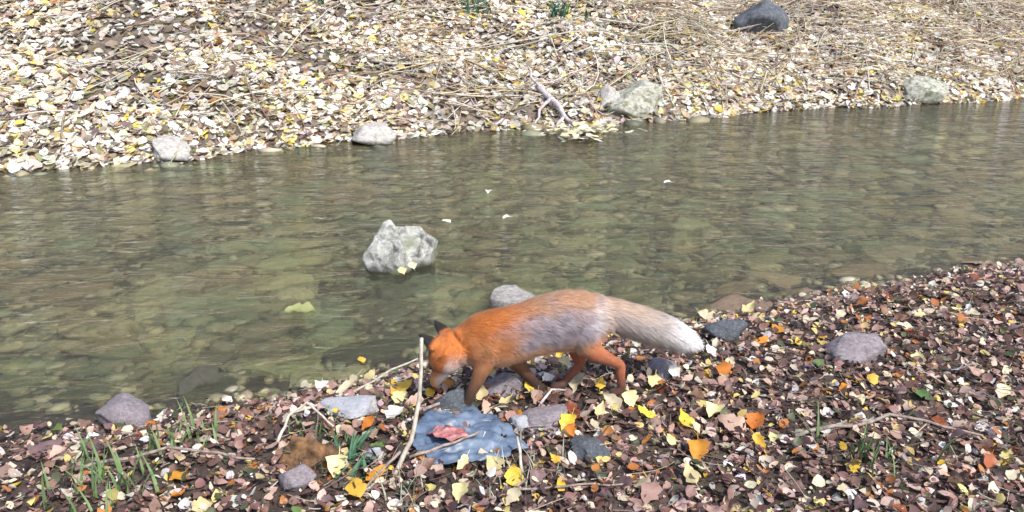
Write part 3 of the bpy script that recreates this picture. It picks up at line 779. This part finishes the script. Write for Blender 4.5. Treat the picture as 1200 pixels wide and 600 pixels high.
tuft('grass_tuft', 'thin greyish grass tuft in the leaves below the blue plastic', ground_at(570, 575), 22, .09, .06, M_GREYGRASS, 5, .003)
tuft('grass_tuft', 'thin greyish grass tuft at the bottom left of the broken stalk', ground_at(485, 585), 20, .10, .06, M_GREYGRASS, 6, .003)
tuft('grass_tuft', 'green grass tuft on the near bank at the far left, nearer the water', ground_at(210, 520), 40, .14, .07, M_GRASS, 7)
tuft('grass_tuft', 'green grass tuft on the near bank at the bottom far left', ground_at(120, 575), 44, .16, .08, M_GRASS, 8)
tuft('grass_tuft', 'green grass tuft on the near bank at the far right', ground_at(1010, 540), 40, .14, .08, M_GRASS, 9)
tuft('leafy_plant', 'dark green plant at the top of the far bank, left of the middle', ground_at(556, 14), 46, .26, .14, M_FERN, 12, .022, .7, 'leaf')
tuft('leafy_plant', 'dark green plant at the top of the far bank, right of the middle', ground_at(652, 18), 46, .26, .15, M_FERN, 13, .022, .7, 'leaf')
tuft('leafy_plant', 'dark green plant at the far water edge by the pale slanted rock', ground_at(418, 162), 20, .16, .07, M_FERN, 14, .016, .7, 'leaf')
tuft('leafy_plant', 'teal green plant between driftwood and mossy rock', ground_at(704, 132), 18, .13, .05, M_FERN, 15, .014, .7, 'leaf')
tuft('leafy_plant', 'sparse green plant at the top left of the far bank', ground_at(375, 8), 18, .2, .08, M_FERN, 16, .014, .7, 'leaf')

# ---------------------------------------------------------------- plastic litter and bark
def crumple(name, outline, mat, label, cat, height, seed, thick=.003, lift=.03):
    """a crumpled sheet lying on the ground within an outline of photo points"""
    pts = [ground_at(u, v) for u, v in outline]; c = sum(pts, Vector())/len(pts)
    bm = bmesh.new(); rings = 22; segs = 90; grid = []
    cen = bm.verts.new((0, 0, 0)); per = []
    nseg = len(pts)
    for s in range(segs):
        f = s/segs*nseg; i = int(f) % nseg; q = pts[i].lerp(pts[(i+1) % nseg], f-int(f)); per.append(q-c)
    per = [q*(1+.14*mnoise.noise(q*12+Vector((seed, 3, 0)))+.04*mnoise.noise(q*40+Vector((seed, 5, 0)))) for q in per]
    for r in range(1, rings+1): grid.append([bm.verts.new((q.x*r/rings, q.y*r/rings, 0)) for q in per])
    for s in range(segs): bm.faces.new((cen, grid[0][s], grid[0][(s+1) % segs]))
    for r in range(rings-1):
        for s in range(segs): bm.faces.new((grid[r][s], grid[r+1][s], grid[r+1][(s+1) % segs], grid[r][(s+1) % segs]))
    rad = max(q.length for q in per)
    off = Vector((seed, seed*2, 0))
    for v in bm.verts:
        q = v.co; e = min(1, q.length/rad)
        w_ = Vector((q.x*.55+q.y*.5, q.y*1.3-q.x*.35, 0)); n1 = 1-abs(mnoise.noise(w_*9+off))*3; n2 = 1-abs(mnoise.noise(w_*21-off))*3
        gz = h(c.x+q.x, c.y+q.y)
        n3 = 1-abs(mnoise.noise(w_*40+off*2))*3
        v.co.z = gz - c.z + lift + height*(1-e**2)*.4 + height*.42*n1*(1-e*.5) + .010*n2 + .003*n3
    bmesh.ops.recalc_face_normals(bm, faces=bm.faces)
    for f in bm.faces: f.smooth = True
    me = bpy.data.meshes.new(name); bm.to_mesh(me); bm.free()
    o = link(name, me, mat, None, c); tag(o, label, cat)
    md = o.modifiers.new('thickness', 'SOLIDIFY'); md.thickness = thick
    return o
crumple('plastic_sheet', [(488, 508), (498, 494), (530, 487), (562, 489), (588, 503), (622, 532), (596, 548), (548, 552), (508, 554), (488, 540)], M_PLASTIC, 'crumpled blue plastic sheet lying below the head of the fox', 'plastic', .042, 3, .002, .019)
crumple('plastic_wrapper', [(502, 524), (514, 517), (534, 521), (552, 531), (530, 538), (512, 534)], M_RED, 'crumpled pinkish red wrapper on the blue plastic sheet', 'plastic', .03, 8, .002, .052)
bk = ground_at(362, 556)
pts = [[(-.11, .0, -.02), (.0, -.02, -.02), (-.10, .05, .06), (-.06, .07, .115), (.0, .07, .11), (.03, .03, .07), (-.1, .12, -.02), (.04, .1, -.02)], [(-.02, .0, -.02), (.12, .0, -.02), (.0, .05, .085), (.07, .06, .07), (.12, .04, .01), (.1, .12, -.02), (-.03, .12, -.02)]]
bark = hull_rock('bark_piece', pts, M_BARK, bk, 8, .008, .022, 22)
tag(bark, 'lump of rotten brown bark standing in the lower left corner', 'bark')

# ---------------------------------------------------------------- the fox
FOXY = lambda u: 2.78 + (u-550)*(0.09/170)
def fp(u, v, dy=0.0): return at_y(u, v, FOXY(u)+dy)
def loft(bm, cents, rads, sides=20, upv=None):
    """tube of ellipse sections; rads (lateral, vertical); capped ends"""
    cents = [Vector(c) for c in cents]; rings = []
    for i, c in enumerate(cents):
        d = (cents[min(i+1, len(cents)-1)]-cents[max(i-1, 0)]).normalized()
        lat = upv.cross(d).normalized() if upv is not None else Vector((0, 1, 0)) - d*d.y
        lat.normalize(); up = d.cross(lat).normalized()
        rings.append([bm.verts.new(c + lat*math.cos(6.28319*k/sides)*rads[i][0] + up*math.sin(6.28319*k/sides)*rads[i][1]) for k in range(sides)])
    for r0, r1 in zip(rings, rings[1:]):
        for k in range(sides): bm.faces.new((r0[k], r0[(k+1) % sides], r1[(k+1) % sides], r1[k]))
    for ring, c in ((rings[0], cents[0]), (rings[-1], cents[-1])):
        cv = bm.verts.new(c)
        for k in range(sides): bm.faces.new((ring[k], ring[(k+1) % sides], cv))
def dense(pts, n=4):
    """Catmull-Rom through tuples of any length"""
    P = [np.array(p, float) for p in pts]; out = []
    for i in range(len(P)-1):
        p0 = P[max(i-1, 0)]; p1 = P[i]; p2 = P[i+1]; p3 = P[min(i+2, len(P)-1)]
        for k in range(n):
            t = k/n
            out.append(.5*((2*p1)+(p2-p0)*t+(2*p0-5*p1+4*p2-p3)*t*t+(3*p1-p0-3*p2+p3)*t**3))
    out.append(P[-1]); return out
PXM = 1/311.0
bones = []      # (a, b, kind) for combing and colouring
fbm = bmesh.new()
def vert_r(half_px, lat):       # vertical radius whose seen half height is half_px, for a lateral radius
    a = half_px*PXM; b = lat*math.sin(R(26)); return math.sqrt(max(a*a-b*b, .0004))/math.cos(R(26))
torso = [(538, 406, 16, .045), (548, 404, 25, .060), (563, 401, 31, .075), (582, 396, 32, .082), (610, 389, 31, .082), (638, 380, 32, .080), (662, 376, 34, .084), (686, 375, 33, .080), (701, 371, 27, .066), (712, 369, 19, .05)]
tp = [(*fp(u, v), lat, vert_r(hp, lat)) for u, v, hp, lat in torso]
dt = dense(tp, 4); loft(fbm, [d[:3] for d in dt], [(d[3], d[4]) for d in dt], 24)
for a, b in zip(tp[2:], tp[3:]): bones.append((Vector(a[:3]), Vector(b[:3]), 'torso'))
# head frame
SK = fp(524, 415); HS = 1.28
hp_, hy_ = R(60), R(20)
fw = Vector((-math.cos(hp_)*math.cos(hy_), math.cos(hp_)*math.sin(hy_), -math.sin(hp_)))
lf = Vector((-math.sin(hy_), -math.cos(hy_), 0)); uh = fw.cross(lf)
if uh.z < 0: uh = -uh
def hpnt(s, l, u): return SK + (fw*s + lf*l + uh*u)*HS
# neck
nk = [(*hpnt(-.035, 0, -.005), .056, .058), (*fp(541, 404), .064, .072), (*fp(560, 401), .072, .088), (*fp(580, 397), .07, .09)]
dn_ = dense(nk, 4); loft(fbm, [d[:3] for d in dn_], [(d[3], d[4]) for d in dn_], 20)
bones.append((hpnt(-.02, 0, 0), fp(560, 402), 'neck'))
hs = [(-.06, .036, .036, 0), (-.035, .058, .050, 0), (0, .066, .053, -.002), (.025, .056, .047, -.003), (.045, .039, .037, -.006), (.065, .027, .027, -.010), (.09, .021, .020, -.012), (.112, .016, .015, -.013), (.122, .009, .009, -.012)]
hd = dense([(*hpnt(s, 0, u), w*HS, q*HS) for s, w, q, u in hs], 3)
loft(fbm, [d[:3] for d in hd], [(d[3], d[4]) for d in hd], 20, upv=uh)
bones.append((hpnt(.12, 0, -.01), hpnt(-.03, 0, 0), 'head'))
for sgn in (1, -1):
    b_ = hpnt(-.028, .040*sgn, .036); t_ = hpnt(-.034, .052*sgn, .093)
    es = [(0, .031, .014), (.35, .027, .011), (.7, .016, .008), (1.0, .004, .004)]
    loft(fbm, [b_.lerp(t_, t) for t, *_ in es], [(w*HS, q*HS) for _, w, q in es], 14, upv=fw)
    bones.append((b_, t_, 'ear'))
# legs: (u, v, dy, radius)
legs = {
 'front_near': [(572, 405, -.040, .046), (566, 428, -.048, .034), (560, 446, -.050, .024), (552, 466, -.050, .0175), (548, 480, -.050, .0165), (545, 487, -.052, .0185)],
 'front_far': [(590, 405, .045, .042), (604, 424, .045, .031), (616, 440, .045, .021), (626, 455, .042, .016), (632, 466, .042, .015), (633, 472, .040, .0175)],
 'hind_near': [(684, 378, -.035, .055), (684, 396, -.045, .050), (697, 414, -.048, .034), (716, 425, -.048, .021), (726, 433, -.046, .0185), (727, 450, -.046, .0155), (728, 464, -.046, .0155), (726, 472, -.048, .0185)],
 'hind_far': [(680, 380, .040, .050), (676, 396, .045, .044), (676, 412, .047, .030), (680, 424, .048, .020), (677, 432, .048, .017), (667, 444, .048, .0145), (661, 452, .048, .0145), (658, 456, .046, .017)],
}
for nm, L_ in legs.items():
    pts = [(*fp(u, v, dy), r) for u, v, dy, r in L_]
    # rest the paw on the ground
    foot = Vector(pts[-1][:3]); gz = h(foot.x, foot.y) + .022 + .010
    k = gz - foot.z
    pts = [(p[0], p[1], p[2] + k*(i/(len(pts)-1))**2, p[3]) for i, p in enumerate(pts)]
    dl = dense(pts, 4)
    loft(fbm, [d[:3] for d in dl], [(d[3], d[3]*1.08) for d in dl], 14)
    foot = Vector(pts[-1][:3])
    paw = [foot+Vector((.018, 0, 0)), foot+Vector((-.004, 0, -.003)), foot+Vector((-.028, 0, -.008)), foot+Vector((-.042, 0, -.012))]
    loft(fbm, paw, [(.015, .014), (.021, .017), (.021, .014), (.012, .008)], 14)
    for a, b in zip(pts, pts[1:]): bones.append((Vector(a[:3]), Vector(b[:3]), nm))
    bones.append((foot, paw[-1], nm+'_paw'))
# tail
tl = [(698, 364, 20, 0), (715, 368, 20, .005), (735, 374, 21, .01), (757, 381, 21.5, .015), (778, 388, 20.5, .02), (796, 395, 16.5, .02), (808, 400, 11, .02), (815, 403, 5, .02)]
tpts = [(*fp(u, v, dy), (hp)*PXM*.86) for u, v, hp, dy in tl]
dl = dense(tpts, 4); loft(fbm, [d[:3] for d in dl], [(d[3], d[3]) for d in dl], 18)
for a, b in zip(tpts, tpts[1:]): bones.append((Vector(a[:3]), Vector(b[:3]), 'tail'))
fme = bpy.data.meshes.new('body'); fbm.to_mesh(fme); fbm.free()
fox_base = Vector((fp(640, 478).x, FOXY(640), h(fp(640, 478).x, FOXY(640))))
tmp = bpy.data.objects.new('tmp', fme); col.objects.link(tmp)
md = tmp.modifiers.new('r', 'REMESH'); md.mode = 'VOXEL'; md.voxel_size = .0055
sm = tmp.modifiers.new('s', 'SMOOTH'); sm.iterations = 6; sm.factor = .5
dg = bpy.context.evaluated_depsgraph_get(); dg.update()
body_me = bpy.data.meshes.new_from_object(tmp.evaluated_get(dg)); body_me.name = 'body'
bpy.data.objects.remove(tmp)
nv = len(body_me.vertices)
co = np.empty(nv*3); body_me.vertices.foreach_get('co', co); co = co.reshape(-1, 3)
no = np.empty(nv*3); body_me.vertices.foreach_get('normal', no); no = no.reshape(-1, 3)
A = np.array([b[0][:] for b in bones]); B = np.array([b[1][:] for b in bones]); KN = [b[2] for b in bones]
x_end = fp(705, 370).x
def nearest_bone(p):
    best = np.full(len(p), 1e9); bi = np.zeros(len(p), int); bt = np.zeros(len(p))
    for i in range(len(A)):
        ab = B[i]-A[i]; t = np.clip(((p-A[i])@ab)/(ab@ab), 0, 1); d = np.linalg.norm(p-(A[i]+t[:, None]*ab), axis=1)
        if KN[i] == 'torso': d = np.where(p[:, 0] > x_end, d*1.5, d*.45)
        if KN[i] in ('neck', 'head'): d = d*.6
        m_ = d < best; best[m_] = d[m_]; bi[m_] = i; bt[m_] = t[m_]
    return bi, bt
def lerp3(a, b, t): return np.array(a)*(1-t[:, None]) + np.array(b)*t[:, None]
x_of = lambda u: fp(u, 390).x
xs_, xe_ = x_of(545), x_of(703)
spine = np.array([(fp(u, v).x, fp(u, v).z) for u, v, *_ in torso])
HSK = np.array(SK[:]); FW = np.array(fw[:]); UH = np.array(uh[:]); LF = np.array(lf[:])
def fox_colour(p, bi, bt, jitter):
    x, y, z = p.T
    n1 = vnoise(x*22+7, z*22+y*9, 51); n2 = vnoise(x*60, z*60+y*31, 52)
    t = (x-xs_)/(xe_-xs_)
    cz = np.interp(x, spine[:, 0], spine[:, 1]); rel = (z-cz)/.115           # -1 belly .. 1 back
    ORANGE = (.46, .15, .038); TAN = (.46, .27, .17); GREY = (.29, .25, .28); PEACH = (.56, .33, .20); WHITE = (.78, .75, .74); DARK = (.045, .028, .022); RED = (.42, .12, .05)
    c = lerp3(ORANGE, TAN, sstep(.2, .6, t))
    flank = sstep(.12, .5, t + .3*n1)*sstep(1.0, .35, rel+.5*n1)*sstep(-.85, -.15, rel+.4*n1)*sstep(1.03, .95, t)
    c = c*(1-flank[:, None]) + np.array(GREY)*flank[:, None]*(1+.5*n2[:, None])
    shoulder = sstep(.45, .10, t)*sstep(.7, .0, rel+.3*n1)
    c = c*(1-.55*shoulder[:, None]) + np.array((.50, .27, .14))*.55*shoulder[:, None]
    belly = sstep(-.25, -.75, rel+.3*n1)*sstep(-.05, .2, t)
    c = c*(1-belly[:, None]) + np.array(PEACH)*belly[:, None]
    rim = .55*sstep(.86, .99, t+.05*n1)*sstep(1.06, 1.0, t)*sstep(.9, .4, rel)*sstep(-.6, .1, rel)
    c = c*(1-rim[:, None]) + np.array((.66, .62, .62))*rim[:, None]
    thigh = sstep(.80, .98, t)*sstep(-.1, -.7, rel)
    c = c*(1-thigh[:, None]) + np.array((.46, .17, .08))*thigh[:, None]
    kinds_ = np.array(KN)[bi]
    for leg in legs:
        m_ = (kinds_ == leg) | (kinds_ == leg+'_paw')
        if not m_.any(): continue
        zz_ = z[m_]-H(x[m_], y[m_])
        if leg.startswith('front'):
            cc_ = lerp3((.05, .028, .022), (.40, .18, .085), sstep(.05, .25, zz_))
        else:
            cc_ = lerp3((.08, .042, .034), (.36, .125, .065), sstep(.03, .13, zz_))
            cc_ = cc_*(1-sstep(.17, .25, zz_)[:, None]) + c[m_]*sstep(.17, .25, zz_)[:, None]
        c[m_] = cc_
    base_c = c.copy()
    m_ = (kinds_ == 'tail') | ((kinds_ == 'torso') & (t > .92))
    if m_.any():
        tx = (x[m_]-x_of(703))/(x_of(815)-x_of(703))
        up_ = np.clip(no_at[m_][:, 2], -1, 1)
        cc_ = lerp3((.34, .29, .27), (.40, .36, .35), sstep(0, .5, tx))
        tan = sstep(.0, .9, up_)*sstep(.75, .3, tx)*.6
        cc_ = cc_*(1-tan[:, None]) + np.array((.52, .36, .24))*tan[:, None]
        wt = sstep(.50, .95, tx+.12*n1[m_])
        cc_ = cc_*(1-wt[:, None]) + np.array((.80, .79, .81))*wt[:, None]
        bw = sstep(.93, 1.10, t[m_]+.04*n1[m_])[:, None]
        c[m_] = base_c[m_]*(1-bw) + cc_*bw
    m_ = (kinds_ == 'head') | (kinds_ == 'neck')
    if m_.any():
        q = (p[m_]-HSK)/HS; s_ = q@FW; u_ = q@UH; l_ = q@LF
        cc_ = lerp3(ORANGE, (.56, .23, .06), sstep(-.02, .05, s_))
        wh = .85*sstep(-.006, -.038, u_ + .03*n1[m_])*sstep(-.06, .03, s_)
        cc_ = cc_*(1-wh[:, None]) + np.array((.70, .66, .66))*wh[:, None]
        ey = np.exp(-((s_-.052)/.014)**2-((np.abs(l_)-.028)/.014)**2)*sstep(-.01, .01, u_)
        cc_ = cc_*(1-.6*ey[:, None])
        ns = sstep(.112, .118, s_); cc_ = cc_*(1-ns[:, None]) + np.array((.012, .010, .010))*ns[:, None]
        ckl = np.exp(-((s_+.015)/.012)**2)*sstep(-.03, .0, u_)*sstep(.03, .055, np.abs(l_))
        cc_ = cc_*(1-.35*ckl[:, None])
        c[m_] = cc_
    m_ = kinds_ == 'ear'
    if m_.any():
        c[m_] = lerp3(ORANGE, (.016, .013, .013), sstep(.08, .35, bt[m_]))
    return np.clip(c*(1+.25*n2[:, None]+jitter[:, None]), 0, .9)
bi, bt = nearest_bone(co); no_at = no
cb = fox_colour(co, bi, bt, np.zeros(nv))
fox = empty('fox', fox_base)
ca = body_me.attributes.new('tint', 'FLOAT_COLOR', 'POINT'); c4 = np.ones((nv, 4), np.float32); c4[:, :3] = cb; ca.data.foreach_set('color', c4.ravel())
body_me.vertices.foreach_set('co', (co-np.array(fox_base[:])).ravel()); body_me.update()
for p in body_me.polygons: p.use_smooth = True
m, N, L, P = new_mat('fox_coat'); at_ = N.new('ShaderNodeAttribute'); at_.attribute_name = 'tint'; L.new(at_.outputs['Color'], P.inputs['Base Color'])
P.inputs['Roughness'].default_value = .75; P.inputs['Specular IOR Level'].default_value = .2; P.inputs['Sheen Weight'].default_value = .15
M_COAT = m
body_me.materials.clear()
body = link('body', body_me, M_COAT, fox)
# fur: tapering hairs combed along the nearest limb
body_me.calc_loop_triangles()
nt_ = len(body_me.loop_triangles); tri = np.empty(nt_*3, np.int32); body_me.loop_triangles.foreach_get('vertices', tri); tri = tri.reshape(-1, 3)
v0, v1, v2 = co[tri[:, 0]], co[tri[:, 1]], co[tri[:, 2]]
ar = np.linalg.norm(np.cross(v1-v0, v2-v0), axis=1)
NH = 85000
ti = rng.choice(nt_, NH, p=ar/ar.sum()); r1 = np.sqrt(rng.random(NH)); r2 = rng.random(NH)
w0, w1, w2 = 1-r1, r1*(1-r2), r1*r2
hp0 = v0[ti]*w0[:, None]+v1[ti]*w1[:, None]+v2[ti]*w2[:, None]
hn = no[tri[ti, 0]]*w0[:, None]+no[tri[ti, 1]]*w1[:, None]+no[tri[ti, 2]]*w2[:, None]; hn /= np.linalg.norm(hn, axis=1, keepdims=True)+1e-9
bi, bt = nearest_bone(hp0); no_at = hn
hc = fox_colour(hp0, bi, bt, rng.normal(0, .10, NH))
kinds_ = np.array(KN)[bi]
dirv = (B-A)/np.linalg.norm(B-A, axis=1, keepdims=True); hd_ = dirv[bi].copy()
hd_[kinds_ == 'torso'] += np.array([0, 0, -.45])
tdir = (Vector(tpts[4][:3])-Vector(tpts[0][:3])).normalized()
rear = sstep(.88, 1.0, (hp0[:, 0]-xs_)/(xe_-xs_))*(kinds_ == 'torso')
hd_ = hd_*(1-rear[:, None]) + np.array(tdir[:])*rear[:, None]
hd_ += rng.normal(0, .16, (NH, 3))
hd_ -= hn*np.sum(hd_*hn, 1)[:, None]; hd_ /= np.linalg.norm(hd_, axis=1, keepdims=True)+1e-9
length = np.full(NH, .026)
for k, v in (('torso', .030), ('neck', .030), ('tail', .042), ('head', .012), ('ear', .007)): length[kinds_ == k] = v
for leg in legs: length[kinds_ == leg] = .010; length[kinds_ == leg+'_paw'] = .005
sk = (hp0-HSK)@FW/HS; length[(kinds_ == 'head') & (sk > .05)] = .006
length *= rng.uniform(.6, 1.25, NH)
side = np.cross(hd_, hn); side /= np.linalg.norm(side, axis=1, keepdims=True)+1e-9
wd = np.clip(length*.035, .0005, .0011)
lift = rng.uniform(.22, .5, NH)
q0 = hp0 - hn*.001; q1 = hp0 + hd_*(length*.5)[:, None] + hn*(length*.5*lift)[:, None]; q2 = hp0 + hd_*length[:, None] + hn*(length*lift*.75)[:, None] + np.array([0, 0, -.12])*length[:, None]
V = np.stack([q0-side*wd[:, None], q0+side*wd[:, None], q1-side*wd[:, None]*.8, q1+side*wd[:, None]*.8, q2], 1).reshape(-1, 3) - np.array(fox_base[:])
b5 = (np.arange(NH)*5)[:, None]
F = np.concatenate([b5+np.array([0, 1, 3]), b5+np.array([0, 3, 2]), b5+np.array([2, 3, 4])], 0)
fur = link('fur', np_mesh('fur', V, F, np.repeat(hc, 5, 0)), M_COAT, fox); tag(fur, kind='stuff')
# eyes and nose
m, N, L, P = new_mat('fox_eye'); P.inputs['Base Color'].default_value = (.05, .025, .008, 1); P.inputs['Roughness'].default_value = .08
def small_ball(name, p, r, mat, sc=(1, 1, 1)):
    bm = bmesh.new(); bmesh.ops.create_uvsphere(bm, u_segments=16, v_segments=10, radius=r)
    for v in bm.verts: v.co = Vector((v.co.x*sc[0], v.co.y*sc[1], v.co.z*sc[2]))
    for f in bm.faces: f.smooth = True
    me = bpy.data.meshes.new(name); bm.to_mesh(me); bm.free(); return link(name, me, mat, fox, p-fox_base)
for sgn in (1, -1): small_ball('eye', hpnt(.048, .033*sgn, .016), .0085, m)
m2, N, L, P = new_mat('fox_nose'); P.inputs['Base Color'].default_value = (.012, .010, .010, 1); P.inputs['Roughness'].default_value = .35
small_ball('nose', hpnt(.122, 0, -.008), .011, m2, (1, 1.15, .85))
tag(fox, 'red fox with grey flank and pale tail tip sniffing along the near bank', 'fox')
